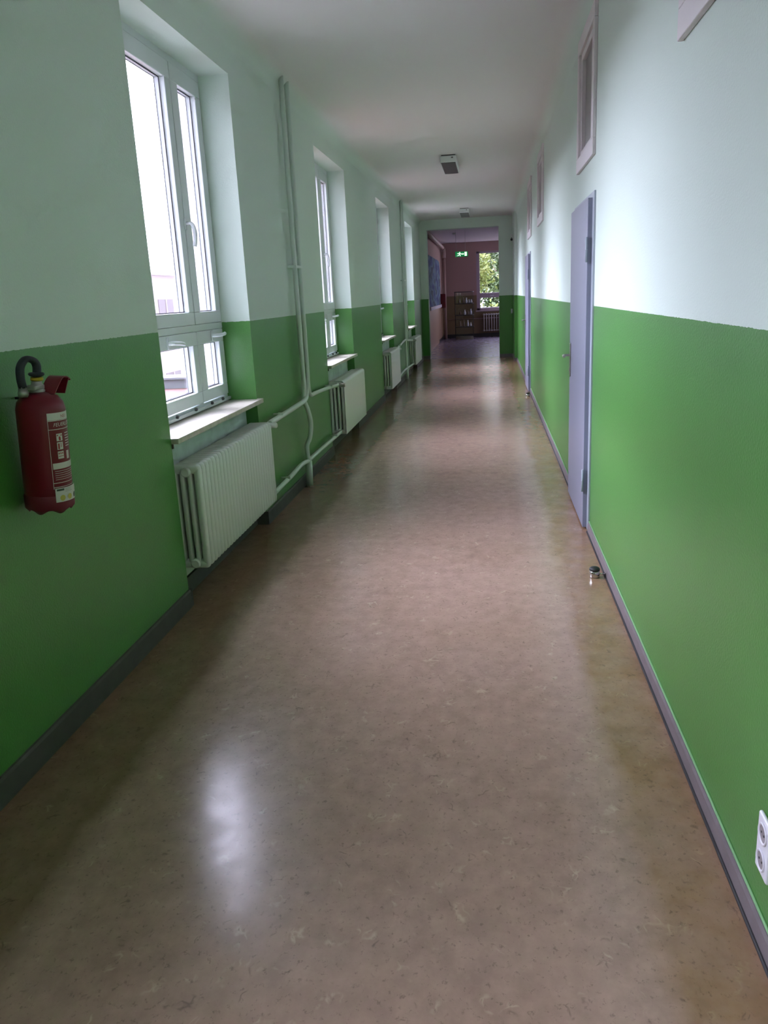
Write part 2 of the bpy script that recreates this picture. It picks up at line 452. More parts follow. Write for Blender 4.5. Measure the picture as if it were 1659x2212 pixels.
obj('baseboard_hall', bm, 'darkskirt', kind='structure', label='tall black skirting below the hall window', recalc=False)

# ------------------------------------------------------------------ left windows
def ring(bm, x0, x1, y0, y1, z0, z1, w, mi=0):
    """rectangular frame in the y-z plane"""
    box(bm, x0, x1, y0, y1, z0, z0 + w, mi); box(bm, x0, x1, y0, y1, z1 - w, z1, mi)
    box(bm, x0, x1, y0, y0 + w, z0 + w, z1 - w, mi); box(bm, x0, x1, y1 - w, y1, z0 + w, z1 - w, mi)
def sash(root, y0, y1, z0, z1, gy0, gy1, gz0, gz1, x=XW):
    bm = BM()
    xb = x - .07
    box(bm, xb, x, y0, y1, z0, gz0); box(bm, xb, x, y0, y1, gz1, z1)
    box(bm, xb, x, y0, gy0, gz0, gz1); box(bm, xb, x, gy1, y1, gz0, gz1)
    s = obj('sash', bm, 'pvc', root, bevel=.004)
    bm = BM(); ring(bm, x - .037, x - .034, gy0 - .001, gy1 + .001, gz0 - .001, gz1 + .001, .0075)
    ring(bm, x - .066, x - .063, gy0 - .001, gy1 + .001, gz0 - .001, gz1 + .001, .005)
    obj('gasket', bm, 'gasket', s)
    bm = BM(); box(bm, x - .044, x - .040, gy0, gy1, gz0, gz1)
    obj('glass_pane', bm, 'glass', s)
    return s
def handle(parent, y, z, dirn, x=XW):
    """curved lever on a small rose; dirn = (dy, dz) of the grip"""
    bm = BM()
    bbox(bm, x, x + .010, y - .014, y + .014, z - .035, z + .035, .004)
    dy, dz = dirn
    p = smooth_path([(x + .008, y, z), (x + .040, y, z), (x + .058, y + dy * .03, z + dz * .03), (x + .060, y + dy * .09, z + dz * .09), (x + .050, y + dy * .135, z + dz * .135)], 5)
    tube(bm, p, [.013] * 6 + [.0125] * (len(p) - 6), 10, flat=.85)
    return obj('window_handle', bm, 'handle', parent)
def make_window(i, a, c):
    dj = c - .53                       # meeting line of the two unequal leaves
    root = thing('window_%d' % i, (0, 0, 0), kind='structure', label='tall white casement window in the left wall' )
    bm = BM()                          # fixed outer frame
    xa, xb = XW - .075, XW - .012
    box(bm, xa, xb, a, c, .93, .975); box(bm, xa, XW - .004, a, c, 3.0, ZT)
    box(bm, xa, xb, a, a + .05, .975, 3.0); box(bm, xa, xb, c - .05, c, .975, 3.0)
    box(bm, xa, XW - .004, a, c, 1.440, 1.480); box(bm, xa, xb, dj - .03, dj + .03, .975, 3.0)
    box(bm, xa, XW + .012, a, c, .944, .962)
    obj('window_frame', bm, 'pvc', root)
    g = .0055
    s = sash(root, a + .02, dj - g, 1.482, 2.998, a + .115, dj - .085, 1.56, 2.90)
    handle(s, dj - .005, 2.09, (0, -1))
    sash(root, dj + g, c - .012, 1.482, 2.998, dj + .115, c - .105, 1.56, 2.90)
    s = sash(root, a + .02, dj - g, .985, 1.438, a + .115, dj - .085, 1.06, 1.355)
    handle(s, dj - .50, 1.395, (1, -.1))
    s = sash(root, dj + g, c - .012, .985, 1.438, dj + .115, c - .105, 1.06, 1.355)
    handle(s, c - .25, 1.40, (1, .05))
    bm = BM()
    for yy in (dj - .52, dj - .20, dj + .105, dj + .33):
        if yy < a + .05: continue
        t = bmesh.new(); lathe(t, [(.011, 0), (.011, .012), (.007, .016)], 12)
        merge(bm, t, 0, Matrix.Translation((XW + .012, yy, .968)) @ Matrix.Rotation(PI / 2, 4, 'Y'))
    obj('screw_head', bm, 'screwm', root)
    bm = BM(); bbox(bm, XW - .02, XL + .04, a + .002, c - .001, .904, .934, .003)
    box(bm, XL, XL + .04, c - .002, c + .03, .904, .934)
    obj('window_sill', bm, 'sill', root, label='beige stone sill')
    bm = BM(); box(bm, XL - .03, XL + .006, a + .001, a + .016, .880, .905)
    obj('sill_bracket', bm, 'bark', root)
for i, (a, c) in enumerate(WINS): make_window(i + 1, a, c)

# ------------------------------------------------------------------ radiators
def make_radiator(y0, y1, z0, z1, n, cover, label, valve_far, xf=-1.55):
    D = .165
    root = thing('radiator', (xf - D / 2, (y0 + y1) / 2, z0), label, 'radiator', 'white radiators under the left windows')
    L = y1 - y0; H = z1 - z0; p = L / n
    def mk(x): return x            # local: x in [-D/2, D/2], y in [-L/2, L/2], z in [0, H]
    bm = BM()
    ncol = 4; cw = D / ncol
    for k in range(n):
        yc = -L / 2 + p * (k + .5); w = p * (.43 if not cover else .36)
        t = bmesh.new()            # section outline: headers and four columns
        o_ = .034
        bbox(t, -D / 2, D / 2, yc - w, yc + w, H - .05, H, min(.020, w * .85), 3)
        bbox(t, -D / 2, D / 2, yc - w, yc + w, 0, .05, min(.020, w * .85), 3)
        for q in range(ncol):
            xc = -D / 2 + cw * (q + .5)
            bbox(t, xc - cw * .34, xc + cw * .34 + (cw * .16 if q == ncol - 1 else 0), yc - w * .96, yc + w * .96, .02, H - .02, min(cw * .26, w * .6), 2)
        for f in t.faces: f.smooth = True
        merge(bm, t)
    for zc in (.035, H - .035):    # hubs running through the sections
        tube(bm, [(0.01, -L / 2 - .004, zc), (0.01, L / 2 + .004, zc)], .026, 14)
    obj('radiator_sections', bm, 'white', root)
    for zc in (.035, H - .035):
        for s in (-1, 1):
            bm = BM(); tube(bm, [(.01, s * (L / 2), zc), (.01, s * (L / 2 + .012), zc), (.01, s * (L / 2 + .018), zc)], [.027, .027, .020], 16)
            obj('end_plug', bm, 'white', root)
    if cover:
        bm = BM(); e = .006; R_ = .035
        pr_ = [(D / 2 + e, .004), (D / 2 + e, H + e - R_)]
        for k in range(1, 7):
            a = k * PI / 12; pr_.append((D / 2 + e - R_ + R_ * math.cos(a), H + e - R_ + R_ * math.sin(a)))
        pr_ += [(-.02, H + e), (-.02, H + e - .004)]
        for k in range(6, 0, -1):
            a = k * PI / 12; pr_.append((D / 2 + e - R_ + (R_ - .004) * math.cos(a), H + e - R_ + (R_ - .004) * math.sin(a)))
        pr_ += [(D / 2 + e - .004, H + e - R_), (D / 2 + e - .004, .004)]
        extrude_profile_y(bm, pr_, -L / 2 - .004, L / 2 + .004)
        obj('front_panel', bm, 'white', root, bevel=.0015)
    s = 1 if valve_far else -1     # thermostat valve and return union where the pipes arrive
    bm = BM(); yv = s * (L / 2 + .045)
    tube(bm, [(.01, s * (L / 2 + .01), H - .035), (.01, s * (L / 2 + .075), H - .035)], .012, 12)
    tube(bm, [(.01, yv, H - .035), (.045, yv, H - .035)], .014, 12)
    v = obj('valve', bm, 'white' if valve_far else 'steel', root)
    bm = BM(); tube(bm, [(.04, yv, H - .035), (.05, yv, H - .035), (.105, yv, H - .035), (.112, yv, H - .035)], [.015, .02, .02, .014], 16)
    obj('valve_knob', bm, 'white' if valve_far else 'steel', v)
    bm = BM(); tube(bm, [(.01, s * (L / 2 + .01), .035), (.01, s * (L / 2 + .06), .035)], [.017, .013], 12)
    obj('return_union', bm, 'white', root)
    for yy in (-L * .32, L * .32):
        bm = BM(); box(bm, -D / 2 - .04, -D / 2 + .02, yy - .012, yy + .012, .03, .06)
        obj('wall_bracket', bm, 'white', root)
    return root
make_radiator(4.02, 5.52, .190, .775, 26, False, 'white ribbed radiator under the nearest tall window', True)
make_radiator(8.47, 9.93, .170, .745, 24, True, 'white radiator with smooth front panel under the second window', False)
make_radiator(12.80, 14.08, .150, .735, 20, True, 'white smooth-fronted radiator under the third window, before the far pipe riser', True)
make_radiator(17.20, 18.72, .150, .710, 22, True, 'white smooth-fronted radiator in the far left corner by the end wall', False)

# ------------------------------------------------------------------ pipes
XP = -1.603
def tube_part(root, name, pts, r, org, n=8, seg=12):
    bm = BM(); p = smooth_path(pts, n) if len(pts) > 2 else pts
    tube(bm, [Vector(q) - Vector(org) for q in p], r, seg)
    return obj(name, bm, 'pipe', root)
def clip(root, p, org, wide=.02):
    bm = BM(); x, y, z = Vector(p) - Vector(org)
    box(bm, XL - org[0], x + .022, y - .007, y + .007, z + .013, z + .022)
    tube(bm, [(x, y - .010, z), (x, y + .010, z)], .021, 12)
    bbox(bm, x - .01, x + .03, y - .028, y - .016, z + .010, z + .030, .003)
    return obj('pipe_clip', bm, 'pipe', root)
org = (XP, 6.85, 0)
r1 = thing('heating_pipe', org, 'pair of heating pipes rising beside the nearest radiator, white below, mint above', 'pipe', 'heating pipe risers on the left wall')
tube_part(r1, 'riser_pipe', [(XP, 6.83, 3.33), (XP, 6.83, 2.2), (XP, 6.84, 1.2), (XP, 6.85, .86), (XP - .012, 6.85, .77), (XP + .016, 6.87, .66), (XP + .030, 6.88, .54), (XP + .016, 6.86, .42), (XP - .008, 6.83, .35), (XP, 6.82, .20)], .0205, org)
tube_part(r1, 'floor_sleeve', [(XP, 6.82, .22), (XP, 6.80, 0.0)], .030, org)
tube_part(r1, 'riser_pipe', [(XP, 7.01, 3.33), (XP, 7.01, 2.0), (XP, 7.02, 1.1), (XP, 7.00, .90), (XP, 6.93, .80), (XP + .01, 6.78, .762), (XP + .01, 6.3, .752), (XP, 5.66, .742)], .0205, org)
tube_part(r1, 'branch_pipe', [(XP, 7.02, .95), (XP, 7.03, .84), (XP, 7.09, .775), (XP, 7.3, .765), (XP, 7.9, .742), (XP, 8.42, .712)], .018, org)
tube_part(r1, 'return_pipe', [(XP, 5.62, .222), (XP, 6.2, .232), (XP, 6.50, .245), (XP, 6.70, .235), (XP, 6.80, .22)], .018, org)
tube_part(r1, 'return_pipe', [(XP, 6.82, .225), (XP, 7.4, .220), (XP, 8.42, .206)], .018, org)
for q in ((XP, 5.98, .748), (XP, 6.05, .230), (XP, 8.0, .738), (XP, 8.1, .211)): clip(r1, q, org)
bm = BM(); box(bm, XL - org[0], .02, -.05, .19, 1.865, 1.885); obj('wall_bracket', bm, 'pipe', r1)
org = (XP, 15.8, 0)
r2 = thing('heating_pipe', org, 'far pair of heating pipes between the third and fourth radiators', 'pipe', 'heating pipe risers on the left wall')
tube_part(r2, 'riser_pipe', [(XP, 15.75, 3.33), (XP, 15.75, 1.2), (XP, 15.78, .2)], .021, org)
tube_part(r2, 'riser_pipe', [(XP, 16.05, 3.33), (XP, 16.05, 1.2), (XP, 16.0, .9), (XP, 15.9, .74)], .021, org)
tube_part(r2, 'floor_sleeve', [(XP, 15.78, .22), (XP, 15.78, 0)], .030, org)
tube_part(r2, 'branch_pipe', [(XP, 15.8, .77), (XP, 15.4, .76), (XP, 14.8, .73), (XP, 14.17, .70)], .018, org)
tube_part(r2, 'branch_pipe', [(XP, 15.85, .75), (XP, 16.4, .72), (XP, 17.14, .675)], .018, org)
tube_part(r2, 'return_pipe', [(XP, 15.78, .22), (XP, 15.2, .22), (XP, 14.6, .20), (XP, 14.16, .185)], .018, org)
tube_part(r2, 'return_pipe', [(XP, 15.78, .22), (XP, 16.4, .20), (XP, 17.14, .185)], .018, org)
for q in ((XP, 14.55, .715), (XP, 16.7, .70)): clip(r2, q, org)
bm = BM(); box(bm, XL - org[0], .02, -.07, .27, 1.865, 1.885); obj('wall_bracket', bm, 'pipe', r2)

# ------------------------------------------------------------------ doors and high windows in the right wall
def make_door(i, a, c, label):
    root = thing('door_%d' % i, (XR, (a + c) / 2, 0), kind='structure', label=label)
    w = (c - a) / 2; T = 2.16
    bm = BM()
    box(bm, -.012, .12, -w, -w + .085, 0, T); box(bm, -.012, .12, w - .085, w, 0, T); box(bm, -.012, .12, -w + .085, w - .085, T - .075, T)
    obj('door_frame', bm, 'frame', root, bevel=.004)
    bm = BM(); box(bm, .02, .05, -w + .08, w - .08, .0, T - .07); obj('frame_rebate', bm, 'doorgap', root)
    bm = BM(); bbox(bm, -.040, .018, -w + .07, w - .055, .012, 2.125, .003)
    leaf = obj('door_leaf', bm, 'door', root)
    for zz in (1.82, .34):
        bm = BM(); tube(bm, [(-.046, -w + .062, zz - .075), (-.046, -w + .062, zz + .075)], .007, 10)
        tube(bm, [(-.046, -w + .062, zz - .003), (-.046, -w + .062, zz + .003)], .008, 10)
        obj('hinge', bm, 'frame', leaf)
    hy_ = w - .055 - .075
    bm = BM(); bbox(bm, -.047, -.040, hy_ - .021, hy_ + .021, .94, 1.19, .003); pl = obj('handle_plate', bm, 'steel', leaf)
    bm = BM(); p = smooth_path([(-.045, hy_, 1.10), (-.080, hy_, 1.10), (-.096, hy_ - .02, 1.10), (-.098, hy_ - .12, 1.10)], 5)
    tube(bm, p, .0095, 10); obj('door_handle', bm, 'steel', pl)
    bm = BM(); tube(bm, [(-.048, hy_, .99), (-.051, hy_, .99)], .012, 12); obj('keyhole', bm, 'steel', pl)
make_door(1, 5.29, 6.44, 'near blue-grey door with steel lever handle in the right wall')
make_door(2, 13.0, 14.2, 'far blue-grey door in the right wall')
def high_window(i, a, c):
    root = thing('window_%d' % (i + 10), (XR, (a + c) / 2, 2.42), kind='structure', label='small high window in the right wall')
    w = (c - a) / 2; h = .74
    bm = BM(); o = .050
    for (y0, y1, z0, z1) in ((-w - o, w + o, -o, .045), (-w - o, w + o, h - .045, h + o), (-w - o, -w + .045, .045, h - .045), (w - .045, w + o, .045, h - .045)):
        box(bm, -.022, .0, y0, y1, z0, z1)
    obj('window_trim', bm, 'highframe', root, bevel=.004)
    bm = BM()
    for (y0, y1, z0, z1) in ((-w, w, 0, .085), (-w, w, h - .085, h), (-w, -w + .085, .085, h - .085), (w - .085, w, .085, h - .085)):
        box(bm, -.004, .05, y0, y1, z0, z1)
    obj('window_frame', bm, 'highframe', root, bevel=.003)
    bm = BM(); box(bm, .022, .030, -w + .08, w - .08, .08, h - .08); obj('glass_pane', bm, 'frost', root)
for i, (a, c) in enumerate(HIGH): high_window(i, a, c)

# door stops
def make_stop(x, y, label):
    root = thing('door_stop', (x, y, 0), label, 'door stop', 'door stops on the floor by the right wall')
    bm = BM(); lathe(bm, [(.021, 0), (.022, .004), (.022, .026), (.020, .030)], 20); obj('metal_base', bm, 'chrome', root)
    bm = BM(); lathe(bm, [(.0215, .030), (.023, .033), (.0225, .040), (.017, .045), (.006, .047)], 20); obj('rubber_cap', bm, 'rubber', root)
    bm = BM(); tube(bm, [(.01, 0, .014), ((XR - .016 - x) / 1.3, 0, .014)], .0035, 8); obj('fixing_pin', bm, 'chrome', root)
    root.scale = (1.3, 1.3, 1.3)
make_stop(.578, 4.40, 'round chrome door stop with black cap near the closer door')
make_stop(.585, 12.55, 'tiny door stop on the floor just before the far door')

# socket at the right edge
root = thing('wall_socket', (XR, 1.757, .262), 'white double wall socket low on the right green wall', 'socket')
bm = BM(); bbox(bm, -.012, 0, -.042, .042, -.078, .078, .006, 3); obj('socket_plate', bm, 'socket', root)
for zz in (.037, -.037):
    bm = BM(); t = bmesh.new(); lathe(t, [(.022, .0), (.022, .003), (.0265, .0045), (.028, .003), (.028, 0)], 24)
    merge(bm, t, 0, Matrix.Translation((-.012, 0, zz)) @ Matrix.Rotation(-PI / 2, 4, 'Y'))
    oo = obj('socket_rim', bm, 'socket', root)
    bm = BM(); t = bmesh.new(); lathe(t, [(.0225, 0), (.0225, .0012)], 24)
    merge(bm, t, 0, Matrix.Translation((-.012, 0, zz)) @ Matrix.Rotation(-PI / 2, 4, 'Y')); obj('socket_well', bm, 'socketin', root)
    bm = BM()
    for dy in (-.0095, .0095): tube(bm, [(-.0133, dy, zz), (-.0142, dy, zz)], .003, 8)
    obj('pin_hole', bm, 'rubber', root)

# ------------------------------------------------------------------ ceiling lamps
def make_lamp(x0, x1, y0, y1, label):
    root = thing('ceiling_lamp', ((x0 + x1) / 2, (y0 + y1) / 2, CEIL), label, 'ceiling lamp', 'box lamps on the corridor ceiling')
    w, l = (x1 - x0) / 2, (y1 - y0) / 2
    bm = BM(); bbox(bm, -w, w, -l, l, -.092, -.012, .010); obj('lamp_housing', bm, 'lamp', root)
    bm = BM(); box(bm, -w + .015, w - .015, -l + .015, l - .015, -.014, 0); obj('mounting_plate', bm, 'louvre', root)
    bm = BM(); bbox(bm, -w + .012, w - .012, -l + .02, l - .02, -.098, -.086, .003)
    d = obj('lamp_diffuser', bm, 'louvre', root)
    bm = BM(); box(bm, w * .35, w * .6, -l - .002, -l + .003, -.045, -.030); obj('indicator', bm, 'louvre', root)
    return root
L1 = make_lamp(-.60, -.388, 11.2, 12.25, 'nearer white box lamp with dark diffuser on the ceiling')
L2 = copy_tree(L1); L2.location = (-.49, 18.7, CEIL); L2['label'] = 'farther box lamp on the ceiling just before the end wall'

# ------------------------------------------------------------------ fire extinguisher
EX, EY, EZ, ER = -1.566, 2.59, .925, .081
ext = thing('fire_extinguisher', (EX, EY, EZ), 'red fire extinguisher with black hose hung on the left green wall', 'fire extinguisher')
bm = BM(); HB = .412; ext.rotation_euler = (0, math.radians(3.6), 0)
lathe(bm, [(.02, .03), (ER - .006, .032), (ER, .045), (ER, HB - .055), (ER - .006, HB - .030), (ER - .022, HB - .010), (ER - .045, HB), (.02, HB + .004)], 48)
body = obj('cylinder_body', bm, 'red', ext)
bm = BM()
def wv(a, r, z): return .007 * math.cos(a * 6) if z < .002 else 0
lathe(bm, [(ER - .020, .004), (ER - .012, 0), (ER + .002, .012), (ER + .003, .055), (ER + .0005, .060), (ER - .001, .061)], 72, wob=wv)
obj('foot_ring', bm, 'redfoot', ext)
# label wrapped on the side that faces along the corridor wall and out
def patch(bm, a0, a1, z0, z1, r, mi=0, seg=14):
    rows = []
    for z in (z0, z1):
        rows.append([bm.verts.new((r * math.cos(a0 + (a1 - a0) * k / seg), r * math.sin(a0 + (a1 - a0) * k / seg), z)) for k in range(seg + 1)])
    for k in range(seg):
        f = bm.faces.new((rows[0][k], rows[0][k + 1], rows[1][k + 1], rows[1][k])); f.material_index = mi; f.smooth = True
A0 = math.radians(-48); rr = ER + .0006
lab = BM()
patch(lab, A0, A0 + 1.9, .325, .350, rr, 0)
for z in (.322, .292, .105, .090): patch(lab, A0, A0 + 1.9, z, z + .0022, rr, 0)
for aa in (A0, A0 + 1.88): patch(lab, aa, aa + .02, .085, .325, rr, 0, 2)
patch(lab, A0 + .06, A0 + 1.84, .155, .176, rr, 0)
for zz in (.252, .222, .190):
    patch(lab, A0 + .32, A0 + .62, zz, zz + .026, rr, 0, 4)
patch(lab, A0 + .80, A0 + 1.0, .185, .214, rr, 0, 3)
for k in range(6): patch(lab, A0 + .78, A0 + 1.1, .285 - k * .009 - .010, .285 - k * .009 - .007, rr, 0, 4)
for k in range(5): patch(lab, A0 + .12, A0 + 1.2 + .1 * (k % 2), .147 - k * .0075, .1485 - k * .0075, rr, 0, 6)
obj('label', lab, ['label'], ext, label='pale printed label', recalc=False)
lab = BM()
r2_ = rr + .0005
def blob(bm, a, z, ra, rz, r, mi=0, n=14):
    c = [bm.verts.new((r * math.cos(a + ra * math.cos(t)), r * math.sin(a + ra * math.cos(t)), z + rz * math.sin(t))) for t in [2 * PI * k / n for k in range(n)]]
    bm.faces.new(c).material_index = mi
# pictogram marks
blob(lab, A0 + .47, .262, .05, .006, r2_, 0); patch(lab, A0 + .43, A0 + .52, .254, .262, r2_, 0, 2)
patch(lab, A0 + .34, A0 + .40, .270, .274, r2_, 0, 2); patch(lab, A0 + .52, A0 + .60, .270, .273, r2_, 0, 2)
patch(lab, A0 + .36, A0 + .44, .224, .244, r2_, 0, 2); patch(lab, A0 + .50, A0 + .53, .230, .246, r2_, 0, 2)
for k in range(3): patch(lab, A0 + .35 + k * .09, A0 + .40 + k * .09, .206, .212, r2_, 0, 2)
patch(lab, A0 + .34, A0 + .60, .198, .200, r2_, 0, 3)
obj('label_marks', lab, ['labelred'], ext, label='dark red printed pictograms', recalc=False)
st = BM(); patch(st, A0 + .04, A0 + 1.45, .038, .088, ER + .0042, 0)
stk = obj('inspection_sticker', st, ['label'], ext, label='white inspection sticker with olive seals', recalc=False)
st = BM(); r3 = ER + .0048
blob(st, A0 + .33, .052, .12, .0105, r3, 0); blob(st, A0 + .70, .052, .12, .0105, r3, 0); blob(st, A0 + 1.08, .052, .12, .0105, r3, 1)
patch(st, A0 + .10, A0 + .42, .078, .085, r3, 1, 4); patch(st, A0 + .47, A0 + .85, .082, .0835, r3, 2, 4); patch(st, A0 + .47, A0 + .80, .077, .0785, r3, 2, 4); patch(st, A0 + .47, A0 + .86, .072, .0735, r3, 2, 4)
obj('seal_print', st, ['seal', 'darkseal', 'labelgrey'], stk, recalc=False)
def wrap_text(txt, size, a0, z0, r, mat, name, parent, shear=0, sx=1.0):
    cu = bpy.data.curves.new(name, 'FONT'); cu.body = txt; cu.size = size; cu.shear = shear; cu.resolution_u = 2
    to = bpy.data.objects.new(name + '_src', cu); COL.objects.link(to)
    bpy.context.view_layer.update()
    dg = bpy.context.evaluated_depsgraph_get()
    me = bpy.data.meshes.new_from_object(to.evaluated_get(dg)); bpy.data.objects.remove(to)
    for v in me.vertices:
        a = a0 + v.co.x * sx / r; z = z0 + v.co.y; v.co = (r * math.cos(a), r * math.sin(a), z)
    me.materials.clear(); me.materials.append(M[mat])
    o = bpy.data.objects.new(name, me); COL.objects.link(o); o.parent = parent; return o
wrap_text('FEUERLÖSCHER', .018, A0 + .22, .303, ER + .0014, 'label', 'lettering', ext, .25)
wrap_text('NEU', .016, A0 + .62, .331, ER + .0014, 'labelred', 'lettering', ext)
# valve, carrying strap, knob and hose
bm = BM()
lathe(bm, [(.024, HB - .004), (.026, HB + .012), (.021, HB + .020), (.017, HB + .052), (.014, HB + .056)], 24, c=(-.005, 0, 0))
bbox(bm, -.022, .018, -.050, .012, HB + .018, HB + .040, .005)
val = obj('valve_body', bm, 'brass', ext)
bm = BM(); lathe(bm, [(.019, HB + .056), (.021, HB + .060), (.021, HB + .070), (.017, HB + .073)], 20, c=(-.005, .004, 0)); obj('seal_ring', bm, 'yellow', ext)
bm = BM(); lathe(bm, [(.012, HB + .073), (.024, HB + .080), (.027, HB + .086), (.024, HB + .093), (.012, HB + .096)], 28, c=(-.005, .004, 0)); obj('strike_knob', bm, 'hose', ext)
bm = BM()                          # red strap handle: a bent sheet loop rising away from the camera side
pth = smooth_path([(0, .000, HB - .006), (.0, .030, HB + .030), (.0, .060, HB + .060), (.0, .085, HB + .066), (.0, .108, HB + .052), (0, .112, HB + .045)], 5)
L_ = []
for p in pth: L_.append((p.x, p.y, p.z))
hw = .030
def strip(bm, pts, x0, x1, th):
    prev = None
    for i, (x, y, z) in enumerate(pts):
        j = min(i + 1, len(pts) - 1); k = max(i - 1, 0)
        d = Vector((0, pts[j][1] - pts[k][1], pts[j][2] - pts[k][2])).normalized(); nrm = Vector((0, -d.z, d.y)) * th
        q = [bm.verts.new((x0, y, z)), bm.verts.new((x1, y, z)), bm.verts.new((x1, y + nrm.y, z + nrm.z)), bm.verts.new((x0, y + nrm.y, z + nrm.z))]
        if prev:
            for m_ in range(4): bm.faces.new((prev[m_], prev[(m_ + 1) % 4], q[(m_ + 1) % 4], q[m_]))
        else: bm.faces.new(q)
        prev = q
    bm.faces.new(prev[::-1])
strip(bm, L_, .002, .058, .004)
strip(bm, [(0, .100, HB + .058), (0, .085, HB + .030), (0, .066, HB - .010)], .002, .058, .004)
obj('carry_handle', bm, 'red', ext)
bm = BM()
hose = smooth_path([(-.026, -.052, HB + .030), (-.028, -.056, HB + .075), (-.028, -.050, HB + .125), (-.020, -.028, HB + .158), (-.010, .000, HB + .150), (-.006, .012, HB + .125), (-.005, .008, HB + .090)], 7)
tube(bm, hose, .0145, 14); obj('hose', bm, 'hose', ext)
bm = BM(); tube(bm, [(-.026, -.052, HB - .012), (-.026, -.052, HB + .012), (-.026, -.052, HB + .014), (-.026, -.052, HB + .034)], [.018, .018, .0155, .0155], 6); obj('hose_coupling', bm, 'brass', ext)
bm = BM(); box(bm, XL - EX - .020, -.03, .030, .045, HB - .030, HB - .022)
obj('wall_hanger', bm, 'rubber', ext)
for o_ in list(bpy.data.objects):      # the valve head is squat
    if o_.parent is ext and o_.name.split('.')[0] in ('valve_body', 'seal_ring', 'strike_knob', 'carry_handle', 'hose', 'hose_coupling'):
        o_.scale = (1, 1, .73); o_.location.z = HB * .27

# small fittings on the end wall
root = thing('alarm_bell', (.57, YE, 2.80), 'small white and black alarm sounder high at the right of the end wall', 'alarm')
bm = BM(); bbox(bm, -.025, .02, -.05, 0, .02, .10, .006); obj('bell_housing', bm, 'lamp', root)
bm = BM(); tube(bm, [(0, -.06, -.03), (0, -.03, -.03), (0, 0, -.03)], [.018, .030, .026], 16); tube(bm, [(0, -.02, -.03), (0, 0, .03)], .008, 8); obj('bell_dome', bm, 'rubber', root)
root = thing('light_switch', (.565, YE, 1.10), 'small white light switch on the green end wall, right of the opening', 'switch')
bm = BM(); bbox(bm, -.020, .020, -.012, 0, -.055, .055, .004); obj('switch_plate', bm, 'lamp', root)
bm = BM(); bbox(bm, -.013, .013, -.018, -.012, -.028, .028, .002); obj('switch_rocker', bm, 'socket', root)

# ------------------------------------------------------------------ hall contents
root = thing('exit_sign', (-.745, 24.0, 2.655), 'green lit emergency exit sign hanging in the hall beyond the opening', 'exit sign')
bm = BM(); bbox(bm, -.20, .20, -.025, .025, -.078, .078, .006); obj('sign_box', bm, 'signgreen', root)
def yz(bm, poly, y=-.0275):        # polygon on the front of the sign
    bm.faces.new([bm.verts.new((x, y, z)) for x, z in poly])
bm = BM()
yz(bm, [(.095, -.058), (.165, -.058), (.165, .062), (.095, .062)])                      # door
yz(bm, [(-.015, -.010), (.040, -.010), (.040, -.028), (.082, .002), (.040, .032), (.040, .014), (-.015, .014)])  # arrow
c = [(-.055 + .017 * math.cos(t * PI / 6), .050 + .017 * math.sin(t * PI / 6)) for t in range(12)]; yz(bm, c)   # head
yz(bm, [(-.100, .034), (-.062, .036), (-.040, .010), (-.055, -.012), (-.085, -.008)])   # torso
yz(bm, [(-.062, .034), (-.030, .020), (-.012, .030), (-.010, .020), (-.030, .004), (-.060, .016)])  # front arm
yz(bm, [(-.100, .034), (-.135, .022), (-.140, .004), (-.130, .002), (-.124, .014), (-.095, .018)])  # back arm
yz(bm, [(-.055, -.010), (-.030, -.022), (-.036, -.064), (-.052, -.064), (-.050, -.032), (-.080, -.018)])  # front leg
yz(bm, [(-.085, -.006), (-.096, -.034), (-.150, -.040), (-.150, -.054), (-.084, -.050), (-.064, -.012)])  # back leg
obj('sign_pictogram', bm, 'signwhite', root, label='white running figure, arrow and door')
for xx in (-.17, .12):
    bm = BM(); tube(bm, [(xx, 0, .078), (xx, 0, (CEIL - .02 - 2.655) / .9)], .005, 6); obj('suspension_wire', bm, 'signw', root)
root.rotation_euler = (0, 0, math.radians(4)); root.scale = (.9, .9, .9)

bm = BM(); lathe(bm, [(.05, 0), (.055, -.02), (.045, -.05), (.02, -.055)], 20)
obj('smoke_detector', bm, 'lamp', None, (-.98, 25.0, CEIL - .02), label='small white smoke detector on the hall ceiling', cat='smoke detector')

root = thing('mural_panel', (XL, 25.8, 1.24), 'long blue and grey painted panel on the left wall of the hall', 'picture')
bm = BM(); t = []
prof = [(-2.7, 0), (2.62, 0), (2.66, .9), (2.55, 1.22), (2.30, 1.36), (1.9, 1.41), (-2.7, 1.41)]
va = [bm.verts.new((.004, y, z)) for y, z in prof]; vb = [bm.verts.new((.022, y, z)) for y, z in prof]
bm.faces.new(va); bm.faces.new(vb[::-1])
for k in range(len(prof)): bm.faces.new((va[k], va[(k + 1) % len(prof)], vb[(k + 1) % len(prof)], vb[k]))
obj('painted_board', bm, 'mural', root)
bm = BM(); box(bm, 0, .06, -2.7, 2.66, -.095, -.002); obj('ledge', bm, 'hallledge', root, label='pale ledge along the bottom edge')

bm = BM(); bbox(bm, 0, .175, -.22, .22, 0, .47, .01)
root = thing('hydrant_box', (XL, 28.95, 1.11), 'dark red wall box in the hall beside the pipe', 'wall box')
obj('box_body', bm, 'redbox', root)
bm = BM(); box(bm, .01, .165, -.226, -.219, .01, .46); dd = obj('box_front', bm, 'redbox', root)
bm = BM(); box(bm, .13, .145, -.235, -.226, .20, .26); obj('latch', bm, 'rubber', dd)

